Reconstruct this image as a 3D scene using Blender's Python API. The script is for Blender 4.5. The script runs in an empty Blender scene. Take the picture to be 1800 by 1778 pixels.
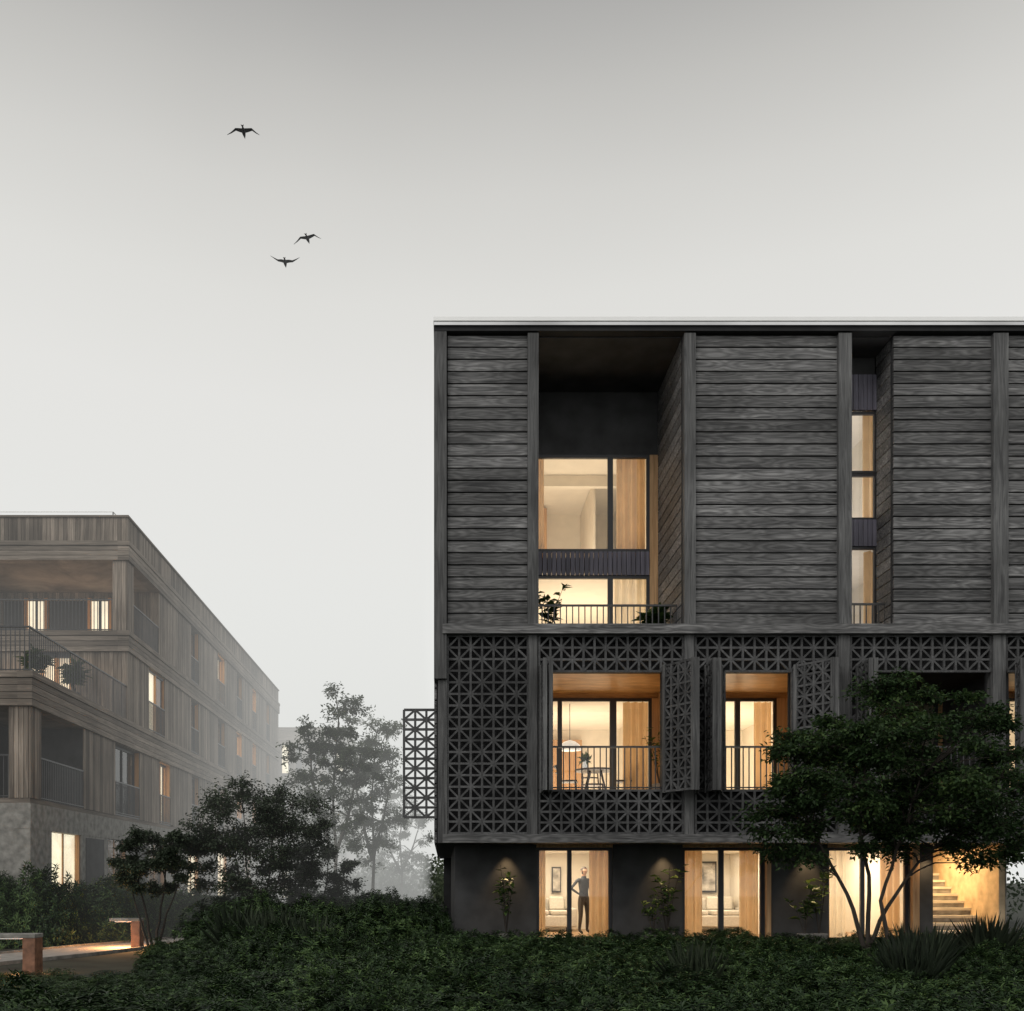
import bpy, math, random
import numpy as np
from mathutils import Vector, Matrix
random.seed(7); rng=np.random.default_rng(7)
scene=bpy.context.scene
# ---- pixel helpers: convert image pixel coordinates to metres at a given depth
EYE=1.6
def ex(u,Y): return (u-780)*Y/1700.0
def ez(v,Y): return EYE+(1550-v)*Y/1700.0
# ------------------------------------------------------------------ materials
def newmat(name):
    m=bpy.data.materials.new(name); m.use_nodes=True
    nt=m.node_tree; b=nt.nodes['Principled BSDF']; return m,nt,b
def N(nt,t,**k):
    n=nt.nodes.new(t)
    for a,v in k.items(): setattr(n,a,v)
    return n
def ramp(nt,stops):
    r=nt.nodes.new('ShaderNodeValToRGB'); e=r.color_ramp.elements
    while len(e)<len(stops): e.new(0.5)
    for s,(p,c) in zip(e,stops):
        s.position=p; s.color=(c[0],c[1],c[2],1)
    return r
def coords(nt,scale,tint_off=53.0):
    tc=N(nt,'ShaderNodeTexCoord'); at=N(nt,'ShaderNodeAttribute',attribute_name='tint')
    mu=N(nt,'ShaderNodeMath',operation='MULTIPLY'); mu.inputs[1].default_value=tint_off
    nt.links.new(at.outputs['Fac'],mu.inputs[0])
    ad=N(nt,'ShaderNodeVectorMath',operation='ADD')
    nt.links.new(tc.outputs['Object'],ad.inputs[0]); nt.links.new(mu.outputs[0],ad.inputs[1])
    mp=N(nt,'ShaderNodeMapping'); mp.inputs['Scale'].default_value=scale
    nt.links.new(ad.outputs[0],mp.inputs[0]); return mp,at,ad
def wood(name,ca,cb,scale,rough=0.75,tamp=0.6,bump=0.4,stain=0.35,knots=None):
    m,nt,b=newmat(name); mp,at,ad=coords(nt,scale)
    no=N(nt,'ShaderNodeTexNoise'); no.inputs['Scale'].default_value=1; no.inputs['Detail'].default_value=6; no.inputs['Roughness'].default_value=.62; no.inputs['Distortion'].default_value=1.2
    nt.links.new(mp.outputs[0],no.inputs['Vector'])
    r=ramp(nt,[(.30,ca),(.52,[(x+y)/2 for x,y in zip(ca,cb)]),(.70,cb)]); nt.links.new(no.outputs['Fac'],r.inputs[0])
    mr=N(nt,'ShaderNodeMapRange'); mr.inputs[3].default_value=1-tamp/2; mr.inputs[4].default_value=1+tamp/2
    nt.links.new(at.outputs['Fac'],mr.inputs[0])
    tc=N(nt,'ShaderNodeTexCoord'); n2=N(nt,'ShaderNodeTexNoise'); n2.inputs['Scale'].default_value=.6; n2.inputs['Detail'].default_value=3
    nt.links.new(tc.outputs['Object'],n2.inputs['Vector'])
    m2=N(nt,'ShaderNodeMapRange'); m2.inputs[1].default_value=.3; m2.inputs[2].default_value=.7; m2.inputs[3].default_value=1-stain; m2.inputs[4].default_value=1+stain
    nt.links.new(n2.outputs['Fac'],m2.inputs[0])
    mm=N(nt,'ShaderNodeMath',operation='MULTIPLY'); nt.links.new(mr.outputs[0],mm.inputs[0]); nt.links.new(m2.outputs[0],mm.inputs[1])
    last=mm
    if knots:
        mk=N(nt,'ShaderNodeMapping'); mk.inputs['Scale'].default_value=knots; nt.links.new(ad.outputs[0],mk.inputs[0])
        vo=N(nt,'ShaderNodeTexVoronoi'); vo.inputs['Scale'].default_value=1; nt.links.new(mk.outputs[0],vo.inputs['Vector'])
        kr=N(nt,'ShaderNodeMapRange'); kr.inputs[1].default_value=.04; kr.inputs[2].default_value=.15; kr.inputs[3].default_value=.3; kr.inputs[4].default_value=1; nt.links.new(vo.outputs['Distance'],kr.inputs[0])
        sn=N(nt,'ShaderNodeMath',operation='MULTIPLY_ADD'); sn.inputs[1].default_value=26; nt.links.new(vo.outputs['Distance'],sn.inputs[0])
        nm=N(nt,'ShaderNodeMath',operation='MULTIPLY'); nm.inputs[1].default_value=14; nt.links.new(no.outputs['Fac'],nm.inputs[0]); nt.links.new(nm.outputs[0],sn.inputs[2])
        s2=N(nt,'ShaderNodeMath',operation='SINE'); nt.links.new(sn.outputs[0],s2.inputs[0])
        s3=N(nt,'ShaderNodeMath',operation='MULTIPLY_ADD'); s3.inputs[1].default_value=.26; s3.inputs[2].default_value=1; nt.links.new(s2.outputs[0],s3.inputs[0])
        for q in (kr,s3):
            k=N(nt,'ShaderNodeMath',operation='MULTIPLY'); nt.links.new(last.outputs[0],k.inputs[0]); nt.links.new(q.outputs[0],k.inputs[1]); last=k
    vm=N(nt,'ShaderNodeVectorMath',operation='SCALE'); nt.links.new(r.outputs[0],vm.inputs[0]); nt.links.new(last.outputs[0],vm.inputs['Scale'])
    nt.links.new(vm.outputs[0],b.inputs['Base Color'])
    b.inputs['Roughness'].default_value=rough; b.inputs['Specular IOR Level'].default_value=.35
    bp=N(nt,'ShaderNodeBump'); bp.inputs['Strength'].default_value=bump; bp.inputs['Distance'].default_value=.012
    nt.links.new(no.outputs['Fac'],bp.inputs['Height']); nt.links.new(bp.outputs[0],b.inputs['Normal'])
    return m
def plain(name,c,rough=.6,metal=0,nscale=3,amp=.2,bump=0.0,emis=None,trans=0):
    m,nt,b=newmat(name)
    tc=N(nt,'ShaderNodeTexCoord'); no=N(nt,'ShaderNodeTexNoise'); no.inputs['Scale'].default_value=nscale; no.inputs['Detail'].default_value=5
    nt.links.new(tc.outputs['Object'],no.inputs['Vector'])
    r=ramp(nt,[(.3,[x*(1-amp) for x in c]),(.7,[min(1,x*(1+amp)) for x in c])]); nt.links.new(no.outputs['Fac'],r.inputs[0])
    nt.links.new(r.outputs[0],b.inputs['Base Color']); b.inputs['Roughness'].default_value=rough; b.inputs['Metallic'].default_value=metal
    if bump:
        bp=N(nt,'ShaderNodeBump'); bp.inputs['Strength'].default_value=bump; bp.inputs['Distance'].default_value=.02
        nt.links.new(no.outputs['Fac'],bp.inputs['Height']); nt.links.new(bp.outputs[0],b.inputs['Normal'])
    if emis:
        nt.links.new(r.outputs[0],b.inputs['Emission Color']); b.inputs['Emission Strength'].default_value=emis
    if trans:
        tr=N(nt,'ShaderNodeBsdfTranslucent'); nt.links.new(r.outputs[0],tr.inputs[0]); mx=N(nt,'ShaderNodeMixShader'); mx.inputs[0].default_value=trans
        out=[n for n in nt.nodes if n.type=='OUTPUT_MATERIAL'][0]
        nt.links.new(b.outputs[0],mx.inputs[1]); nt.links.new(tr.outputs[0],mx.inputs[2]); nt.links.new(mx.outputs[0],out.inputs[0])
    return m
def glassmat(name,refl=.08,tint=(.95,.96,.97)):
    m=bpy.data.materials.new(name); m.use_nodes=True; nt=m.node_tree; nt.nodes.clear()
    o=N(nt,'ShaderNodeOutputMaterial'); t=N(nt,'ShaderNodeBsdfTransparent'); t.inputs[0].default_value=(*tint,1)
    g=N(nt,'ShaderNodeBsdfGlossy'); g.inputs['Roughness'].default_value=.02
    f=N(nt,'ShaderNodeFresnel'); f.inputs[0].default_value=1.45
    a=N(nt,'ShaderNodeMath',operation='ADD'); a.inputs[1].default_value=refl-.03
    nt.links.new(f.outputs[0],a.inputs[0])
    mx=N(nt,'ShaderNodeMixShader'); nt.links.new(a.outputs[0],mx.inputs[0]); nt.links.new(t.outputs[0],mx.inputs[1]); nt.links.new(g.outputs[0],mx.inputs[2]); nt.links.new(mx.outputs[0],o.inputs[0])
    return m
def leafmat(name,ca,cb,cc,rough=.5,trans=.25,ns=1.5,spec=.4):
    m,nt,b=newmat(name)
    at=N(nt,'ShaderNodeAttribute',attribute_name='tint')
    tc=N(nt,'ShaderNodeTexCoord'); no=N(nt,'ShaderNodeTexNoise'); no.inputs['Scale'].default_value=ns; no.inputs['Detail'].default_value=2
    oi=N(nt,'ShaderNodeObjectInfo')
    nt.links.new(tc.outputs['Object'],no.inputs['Vector'])
    a=N(nt,'ShaderNodeMath',operation='MULTIPLY_ADD'); a.inputs[1].default_value=.55; nt.links.new(at.outputs['Fac'],a.inputs[0])
    n2=N(nt,'ShaderNodeMath',operation='MULTIPLY_ADD'); n2.inputs[1].default_value=.9; n2.inputs[2].default_value=-.25; nt.links.new(no.outputs['Fac'],n2.inputs[0])
    nt.links.new(n2.outputs[0],a.inputs[2])
    a2=N(nt,'ShaderNodeMath',operation='MULTIPLY_ADD'); a2.inputs[1].default_value=.35; nt.links.new(oi.outputs['Random'],a2.inputs[0]); nt.links.new(a.outputs[0],a2.inputs[2])
    r=ramp(nt,[(.15,ca),(.65,cb),(1,cc)]); nt.links.new(a2.outputs[0],r.inputs[0])
    nt.links.new(r.outputs[0],b.inputs['Base Color']); b.inputs['Roughness'].default_value=rough; b.inputs['Specular IOR Level'].default_value=spec
    if trans:
        tr=N(nt,'ShaderNodeBsdfTranslucent'); nt.links.new(r.outputs[0],tr.inputs[0])
        mx=N(nt,'ShaderNodeMixShader'); mx.inputs[0].default_value=trans
        out=[n for n in nt.nodes if n.type=='OUTPUT_MATERIAL'][0]
        nt.links.new(b.outputs[0],mx.inputs[1]); nt.links.new(tr.outputs[0],mx.inputs[2]); nt.links.new(mx.outputs[0],out.inputs[0])
    return m
M={}
M['charH']=wood('charred_board',(.040,.040,.042),(.235,.232,.232),(.7,12,14),.58,.75,.8,.32,knots=(1.1,4,5.5))
M['charV']=wood('charred_post',(.046,.046,.048),(.17,.17,.17),(16,16,.9),.65,.4,.6)
M['lat']=wood('charred_lattice',(.045,.045,.047),(.12,.12,.122),(9,9,9),.7,.5,.3)
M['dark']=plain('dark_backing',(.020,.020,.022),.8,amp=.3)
M['darkwall']=plain('dark_render_wall',(.05,.05,.052),.8,nscale=2,amp=.35,bump=.3)
M['coping']=plain('metal_coping',(.97,.97,.96),.25,.5,amp=.02)
M['copingm']=plain('brushed_zinc',(.68,.68,.69),.3,1,nscale=.35,amp=.4)
M['frame']=plain('window_frame',(.03,.03,.034),.4,amp=.1)
M['metal']=plain('railing_metal',(.06,.06,.062),.4,.3)
M['slat']=wood('spandrel_slats',(.09,.085,.11),(.20,.19,.24),(20,20,.7),.5,.5,.2)
M['cream']=plain('plaster_wall',(.80,.75,.66),.8,amp=.05)
M['ceil']=plain('plaster_ceiling',(.80,.75,.66),.8,amp=.04)
M['oak']=wood('oak_panel',(.36,.20,.09),(.64,.40,.21),(12,12,.8),.45,.3,.15,.1)
M['oakc']=wood('oak_ceiling',(.28,.15,.06),(.60,.36,.16),(1,3,9),.35,.3,.3,.35)
M['floor']=wood('oak_floor',(.25,.15,.08),(.40,.26,.15),(8,1,8),.4,.3,.1,.1)
M['curt']=plain('linen_curtain',(.78,.58,.36),.9,amp=.06,trans=.5)
M['curtw']=plain('sheer_curtain',(.90,.83,.70),.9,amp=.05,trans=.6)
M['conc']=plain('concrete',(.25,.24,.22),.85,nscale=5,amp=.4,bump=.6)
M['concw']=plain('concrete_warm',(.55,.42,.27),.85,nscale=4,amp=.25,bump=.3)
M['step']=plain('stair_stone',(.60,.55,.46),.7,amp=.1)
M['glass']=glassmat('window_glass',.07)
M['wV']=wood('larch_boards_v',(.10,.082,.067),(.31,.26,.215),(14,14,.6),.8,.85,.4,.3)
M['wHs']=wood('larch_boards_h',(.11,.092,.075),(.31,.262,.22),(.7,.7,18),.8,.55,.4,.25)
M['lit']=plain('glowing_curtain',(.95,.82,.62),.9,nscale=1.5,amp=.15,emis=.9)  # emission added so the sheets glow in place of lamp-lit rooms
M['orange']=wood('lamplight_reveal',(.40,.19,.07),(.62,.33,.13),(10,10,.8),.5,.2,.1,.1)  # warm window light put into the wood colour of the reveals
M['fabric']=plain('sofa_fabric',(.55,.52,.47),.95,nscale=20,amp=.1)
M['chair']=plain('chair_wood',(.05,.03,.02),.5)
M['white']=plain('lamp_shade',(.8,.78,.72),.5,amp=.02,emis=.5)
M['pot']=plain('pot_clay',(.18,.17,.16),.8,nscale=10)
M['pic']=plain('picture_print',(.35,.33,.30),.6,nscale=4,amp=.9)
M['bark']=wood('bark',(.022,.019,.016),(.07,.058,.048),(9,9,1.5),.9,.3,.9,.2)
M['barkf']=wood('bark_grey',(.09,.085,.075),(.18,.17,.15),(9,9,1.5),.9,.3,.9,.2)
M['leafS']=leafmat('shrub_leaf',(.007,.016,.006),(.030,.062,.020),(.10,.165,.05),.48,0,spec=.3)
M['leafT']=leafmat('maple_leaf',(.012,.026,.010),(.045,.085,.030),(.11,.17,.05),.55,.3,.9,spec=.25)
M['leafD']=leafmat('dark_tree_leaf',(.022,.032,.020),(.058,.080,.050),(.11,.14,.085),.6,.25,.8,spec=.25)
M['leafB']=leafmat('birch_leaf',(.06,.08,.045),(.11,.145,.085),(.18,.22,.13),.6,.4,.6,spec=.25)
M['leafP']=leafmat('houseplant_leaf',(.02,.045,.015),(.06,.11,.03),(.14,.2,.05),.4,.25)
M['bird']=plain('bird_feathers',(.05,.052,.058),.8,amp=.3,nscale=8)
M['soil']=plain('soil_and_moss',(.030,.034,.022),.95,nscale=1.2,amp=.6,bump=.5)
M['path']=plain('path_paving',(.36,.34,.31),.7,nscale=5,amp=.2,bump=.15)
M['lamplit']=plain('lamplit_post',(.26,.13,.08),.6,.1,nscale=9,amp=.4)  # orange lamplight on the post, painted into its base colour
M['skin']=plain('skin',(.45,.28,.2),.6,amp=.05)
M['hair']=plain('hair',(.03,.02,.015),.6)
# ------------------------------------------------------------------ mesh builder
class MB:
    def __init__(s): s.v=[];s.f=[];s.m=[];s.t=[];s.ml=[]
    def mi(s,k):
        if k not in s.ml: s.ml.append(k)
        return s.ml.index(k)
    def face(s,pts,mat,t=None):
        b=len(s.v); s.v+= [tuple(p) for p in pts]; s.f.append(tuple(range(b,b+len(pts)))); s.m.append(s.mi(mat)); s.t.append(random.random() if t is None else t)
    def box(s,x0,x1,y0,y1,z0,z1,mat,t=None):
        if x1<x0:x0,x1=x1,x0
        if y1<y0:y0,y1=y1,y0
        if z1<z0:z0,z1=z1,z0
        s.obox(Vector(((x0+x1)/2,(y0+y1)/2,(z0+z1)/2)),Vector(((x1-x0)/2,0,0)),Vector((0,(y1-y0)/2,0)),Vector((0,0,(z1-z0)/2)),mat,t)
    def obox(s,c,a,b_,d,mat,t=None):
        b=len(s.v)
        for k in (-1,1):
            for j in (-1,1):
                for i in (-1,1): s.v.append(tuple(c+a*i+b_*j+d*k))
        t=random.random() if t is None else t
        for f in ((0,2,3,1),(4,5,7,6),(0,1,5,4),(2,6,7,3),(0,4,6,2),(1,3,7,5)):
            s.f.append(tuple(b+q for q in f)); s.m.append(s.mi(mat)); s.t.append(t)
    def tube(s,pts,rad,mat,seg=7,t=None):
        pts=[Vector(p) for p in pts]; rings=[]; t=random.random() if t is None else t
        for i,p in enumerate(pts):
            d=(pts[min(i+1,len(pts)-1)]-pts[max(i-1,0)]).normalized()
            u=d.cross(Vector((.31,.95,.1))); 
            if u.length<.05: u=d.cross(Vector((1,0,0)))
            u.normalize(); w=d.cross(u); b=len(s.v)
            for k in range(seg):
                a=2*math.pi*k/seg; s.v.append(tuple(p+(u*math.cos(a)+w*math.sin(a))*rad[i]))
            rings.append(b)
        for r0,r1 in zip(rings,rings[1:]):
            for k in range(seg):
                k2=(k+1)%seg; s.f.append((r0+k,r0+k2,r1+k2,r1+k)); s.m.append(s.mi(mat)); s.t.append(t)
        for r in (rings[0],rings[-1]):
            s.f.append(tuple(r+k for k in range(seg))); s.m.append(s.mi(mat)); s.t.append(t)
    def obj(s,name,parent=None,bevel=0,smooth=False):
        me=bpy.data.meshes.new(name); me.from_pydata(s.v,[],s.f)
        for k in s.ml: me.materials.append(M[k])
        me.polygons.foreach_set('material_index',s.m)
        a=me.attributes.new('tint','FLOAT','FACE'); a.data.foreach_set('value',s.t)
        if smooth: me.polygons.foreach_set('use_smooth',[True]*len(s.f))
        me.update()
        o=bpy.data.objects.new(name,me); scene.collection.objects.link(o)
        if parent: par(o,parent)
        if bevel:
            b=o.modifiers.new('bevel','BEVEL'); b.width=bevel; b.segments=2
        return o
def par(o,p):
    o.parent=p; o.matrix_parent_inverse=Matrix.Translation(p.location).inverted()
def empty(name,loc=(0,0,0)):
    e=bpy.data.objects.new(name,None); e.location=loc; scene.collection.objects.link(e); return e
def leafobj(name,pos,d,u,L,W,mat,parent=None,droop=.1):
    n=len(pos); d=d/np.linalg.norm(d,axis=1,keepdims=True); sd=np.cross(d,u); sd/=np.linalg.norm(sd,axis=1,keepdims=True)+1e-9
    up=np.cross(sd,d); L=L[:,None]; W=W[:,None]
    v=np.empty((n,4,3)); v[:,0]=pos; v[:,1]=pos+d*L*.45+sd*W*.5+up*W*.2; v[:,2]=pos+d*L-up*L*droop; v[:,3]=pos+d*L*.45-sd*W*.5+up*W*.2
    idx=np.arange(n)[:,None]*4; tri=np.concatenate([idx+np.array([[0,1,2]]),idx+np.array([[0,2,3]])],axis=1).reshape(-1)
    me=bpy.data.meshes.new(name); me.vertices.add(n*4); me.vertices.foreach_set('co',v.reshape(-1))
    me.loops.add(len(tri)); me.loops.foreach_set('vertex_index',tri.astype(np.int32))
    me.polygons.add(n*2); me.polygons.foreach_set('loop_start',(np.arange(n*2)*3).astype(np.int32)); 
    me.update(calc_edges=True); me.validate()
    t=np.repeat(rng.random(n),2); a=me.attributes.new('tint','FLOAT','FACE'); a.data.foreach_set('value',t.astype(np.float32))
    me.materials.append(M[mat])
    o=bpy.data.objects.new(name,me); scene.collection.objects.link(o)
    if parent: par(o,parent)
    return o
# ------------------------------------------------------------------ components
def lattice(mb,O,U,W,H,cell=.25,t=.05,bar=.045,mat='lat'):
    O=Vector(O);U=Vector(U).normalized();V=Vector((0,0,1));Nn=U.cross(V)
    nx=max(1,round(W/cell)); nz=max(1,round(H/cell)); cx=W/nx; cz=H/nz
    for i in range(nx+1):
        mb.obox(O+U*(i*cx)+V*H/2,U*bar/2,Nn*t/2,V*H/2,mat)
    for j in range(nz+1):
        mb.obox(O+U*W/2+V*(j*cz),U*W/2,Nn*t*.46,V*bar/2,mat)
    for i in range(nx):
        for j in range(nz):
            a=O+U*(i*cx)+V*(j*cz); b=a+U*cx+V*cz
            if (i+j)%2: a,b=a+U*cx,b-U*cx
            d=(b-a); l=d.length; d.normalize(); n2=d.cross(Nn)
            mb.obox((a+b)/2,d*l/2,n2*bar*.42,Nn*t*.42,mat)
def railing(mb,p0,p1,z0,z1,step=.13,mat='metal',r=.011):
    p0=Vector(p0);p1=Vector(p1);L=(p1-p0).length;n=max(2,round(L/step));U=(p1-p0)/L;Nn=Vector((-U.y,U.x,0))
    for i in range(n+1):
        c=p0+U*(L*i/n); mb.obox(Vector((c.x,c.y,(z0+z1)/2)),U*r,Nn*r*.9,Vector((0,0,(z1-z0)/2)),mat)
    for z,h in ((z1,.02),(z0+.05,.012)):
        c=(p0+p1)/2; mb.obox(Vector((c.x,c.y,z)),U*(L/2+.02),Nn*.022,Vector((0,0,h)),mat)
def hboards(mb,x0,x1,z0,z1,y,mat='charH',pitch=.2495,th=.05,axis='x'):
    n=round((z1-z0)/pitch); p=(z1-z0)/n
    for i in range(n):
        q=random.uniform(-.005,.005)
        if axis=='x': mb.box(x0,x1,y+q,y+th,z0+i*p+.020,z0+(i+1)*p-.011,mat)
        else: mb.box(y,y+th,x0,x1,z0+i*p+.018,z0+(i+1)*p-.010,mat)
def vboards(mb,a0,a1,z0,z1,c,axis,mat='wV',pitch=.14,th=.04):
    n=max(1,round((a1-a0)/pitch)); p=(a1-a0)/n
    for i in range(n):
        d=random.uniform(-.003,.004)
        if axis=='x': mb.box(a0+i*p+.005,a0+(i+1)*p-.005,c+d,c+th,z0,z1,mat)
        else: mb.box(c-th,c+d,a0+i*p+.005,a0+(i+1)*p-.005,z0,z1,mat)
def curtain(mb,x0,x1,z0,z1,y,mat='curt',amp=.05,wave=.16):
    n=max(8,int((x1-x0)/wave*8)); pr=None; t=random.random()
    for i in range(n+1):
        x=x0+(x1-x0)*i/n; yy=y+amp*math.sin(2*math.pi*(x-x0)/wave+.8*math.sin(x*5))
        if pr: mb.face([(pr[0],pr[1],z0),(x,yy,z0),(x,yy,z1),(pr[0],pr[1],z1)],mat,t)
        pr=(x,yy)
def window(mb,x0,x1,z0,z1,y,vert=(),hor=(),fw=.07,dep=.08,glass=True):
    mb.box(x0,x0+fw,y,y+dep,z0,z1,'frame');mb.box(x1-fw,x1,y,y+dep,z0,z1,'frame')
    mb.box(x0+fw,x1-fw,y+.002,y+dep,z1-fw,z1,'frame');mb.box(x0+fw,x1-fw,y+.002,y+dep,z0,z0+fw,'frame')
    for v,w in vert: mb.box(v-w/2,v+w/2,y+.004,y+dep-.004,z0+fw,z1-fw,'frame')
    for v,w in hor: mb.box(x0+fw,x1-fw,y+.008,y+dep-.008,v-w/2,v+w/2,'frame')
    if glass: mb.face([(x0,y+.04,z0),(x1,y+.04,z0),(x1,y+.04,z1),(x0,y+.04,z1)],'glass')
def room(mb,x0,x1,y0,y1,z0,z1,wall='cream',t=.05,lw=None,rw=None):
    mb.box(x0-t,x0,y0,y1,z0-t,z1+t,lw or wall); mb.box(x1,x1+t,y0,y1,z0-t,z1+t,rw or wall)
    mb.box(x0,x1,y0,y1,z0-t,z0,'floor',.5); mb.box(x0,x1,y0,y1,z1,z1+t,'ceil'); mb.box(x0-t,x1+t,y1,y1+t,z0-t,z1+t,wall)
def area(name,loc,size,sy,power,col,up=False,parent=None,rot=None):
    l=bpy.data.lights.new(name,'AREA'); l.shape='RECTANGLE'; l.size=size; l.size_y=sy; l.energy=power; l.color=col
    o=bpy.data.objects.new(name,l); o.location=loc
    if up: o.rotation_euler=(math.pi,0,0)
    if rot: o.rotation_euler=rot
    scene.collection.objects.link(o)
    if parent: par(o,parent)
def spot(name,loc,power,col,parent,ang=75):
    l=bpy.data.lights.new(name,'SPOT'); l.energy=power; l.color=col; l.spot_size=math.radians(ang); l.spot_blend=.8; l.shadow_soft_size=.04
    o=bpy.data.objects.new(name,l); o.location=loc; scene.collection.objects.link(o); par(o,parent)
WARM=(1,.68,.35); WARM2=(1,.82,.58)
# ================================================================== MAIN BUILDING
B=empty('apartment_building',(6,26,0)); F=20.0
X=lambda u:ex(u,F); Z=lambda v:ez(v,F)
XE=16.0
zt,zb=Z(590),Z(1100)
mb=MB()
for a,b in ((787,927),(1222,1471),(1571,1742),(1768,2140)):
    hboards(mb,X(a),X(b) if b<2000 else XE,zb,zt,F)
mb.obj('board_cladding',B)
mb=MB()
for a,b in ((927,946),(1201,1221),(1471,1494),(1742,1768)):
    mb.box(X(a),X(b),F-.10,F+.25,zb+.002,zt-.002,'charV')
    mb.box(X(a)+.02,X(b)-.02,F-.04,F+.2,Z(1467),Z(1117),'charV')
mb.box(X(763),X(785),F-.12,F+.3,Z(1195),Z(588),'charV',.2)
mb.box(X(770),X(786),F-.03,F+.3,Z(1482),Z(1196),'charV',.2)
mb.box(X(778),XE,F-.16,F+.3,Z(1117)+.002,Z(1100),'charH',.6)
mb.box(X(778),XE,F-.13,F+.3,Z(1482),Z(1467),'charH',.4)
mb.obj('timber_posts_and_beams',B)
mb=MB() # roof
FC=F-.18
mb.box(X(763),XE,F-.13,34,Z(588),ez(571.5,FC),'dark')
mb.box(X(763),XE,FC,34.1,ez(571.5,FC)+.001,ez(565,FC),'copingm')
mb.box(X(763)-.01,XE,FC-.02,34.12,ez(565,FC),ez(558,FC),'coping')
mb.obj('roof',B)
mb=MB() # shell
hboards(mb,F+.3,34,Z(1482),Z(588),X(763),axis='y')
mb.box(X(763)+.06,X(763)+.2,F+.3,34,2.4,Z(588)-.01,'dark')
mb.box(XE-.2,XE,F+.05,34,2.4,Z(588)-.01,'dark'); mb.box(0,XE,33.8,34,0,Z(588)-.01,'dark')
mb.box(0.0,XE-.2,F+.1,33.8,2.42,2.6,'dark')
R1=(X(946),X(1200)); RB=22.3
for a,b in ((X(780),R1[0]),(R1[1],X(1494)),(X(1570),XE-.2)): mb.box(a,b,F+.06,F+.12,zb-.1,zt+.02,'dark')
mb.obj('walls_and_slabs',B)
# --- recess 1
mb=MB()
hboards(mb,F+.12,RB,6.6,zt,R1[1],axis='y'); hboards(mb,F+.12,RB,6.6,zt,R1[0]-.05,axis='y')
mb.box(R1[0],R1[1],RB+.02,RB+.1,11.44,zt,'darkwall'); mb.box(R1[0],R1[1],F+.1,RB+.1,zt,zt+.05,'darkwall')
mb.box(4.75,R1[1],RB-.0,RB+.1,6.6,11.44,'oak')
mb.box(R1[0],R1[1],F+.2,RB,6.55,6.6,'dark')
window(mb,R1[0]+.002,4.75,9.2,11.44,RB,vert=[(3.845,.12)])
window(mb,R1[0]+.002,4.75,6.6,8.66,RB,vert=[(3.845,.12)])
n=26
for i in range(n): mb.box(R1[0]+.01+i*(4.74-R1[0])/n,R1[0]-.005+(i+1)*(4.74-R1[0])/n,RB-.03,RB+.05,8.66,9.2,'slat')
railing(mb,(R1[0],F+.5,0),(R1[1],F+.5,0),6.65,7.45)
mb.obj('recessed_balcony_window',B)
mb=MB(); room(mb,R1[0],R1[1],RB+.1,28,9.1,12.2); room(mb,R1[0],R1[1],RB+.1,28,6.6,8.75)
mb.box(2.05,2.9,27.2,27.95,9.1,12.1,'oak'); mb.box(3.95,4.0,25.5,28,9.1,12.19,'cream')
mb.box(2.3,4.7,25.2,25.35,11.9,12.19,'cream')
curtain(mb,4.05,4.72,9.15,12.1,RB+.35,'curt'); curtain(mb,R1[0]+.03,2.35,9.15,12.1,RB+.35,'curt'); curtain(mb,3.98,4.8,6.65,8.7,RB+.3,'curtw')
mb.obj('upper_rooms',B)
area('room_light',(3.4,25,9.2),2.2,3.5,84,WARM2,True,B); area('room_light',(3.4,25,6.7),2.2,3.5,95,WARM2,True,B)  # unseen uplights added at floor level to brighten the rooms evenly
# --- slot
mb=MB(); S0,S1=X(1494),X(1570); SB=20.8
hboards(mb,F+.12,SB,6.6,zt,S1,axis='y',mat='charH'); mb.box(S0-.05,S0,F+.26,SB,6.6,zt,'darkwall')
mb.box(S0,S1,F+.1,SB+.1,zt,zt+.05,'darkwall'); mb.box(S0,S1,SB+.05,SB+.1,ez(658,SB),zt,'darkwall')
w1=ex(1541,SB); mb.box(w1,S1,SB,SB+.1,6.6,ez(658,SB),'darkwall')
for i in range(9): mb.box(S0+.005+i*(w1-S0)/9,S0-.005+(i+1)*(w1-S0)/9,SB-.03,SB+.05,ez(722,SB),ez(660,SB),'slat',.9)
window(mb,S0,w1,ez(832,SB),ez(724,SB),SB,fw=.05); window(mb,S0,w1,ez(914,SB),ez(833,SB),SB,fw=.05)
for i in range(9): mb.box(S0+.005+i*(w1-S0)/9,S0-.005+(i+1)*(w1-S0)/9,SB-.03,SB+.05,ez(961,SB),ez(914.5,SB),'slat',.9)
window(mb,S0,w1,6.6,ez(961.5,SB),SB,fw=.05)
railing(mb,(S0,F+.4,0),(S1,F+.4,0),6.65,7.45)
room(mb,S0-.6,w1+.9,SB+.1,26,9.0,12.4); room(mb,S0-.6,w1+.9,SB+.1,26,6.6,8.85)
curtain(mb,w1-.16,w1+.2,9.1,12.3,SB+.3,'curt'); curtain(mb,w1-.14,w1+.2,6.65,8.8,SB+.3,'curt')
mb.obj('slot_window',B)
area('room_light',(S0+.2,22.5,9.1),.8,2,60,(1,.95,.90),True,B); area('room_light',(S0+.2,22.5,6.7),.8,2,30,(1,.93,.86),True,B)  # hidden uplights added just above the slot room floors
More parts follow.
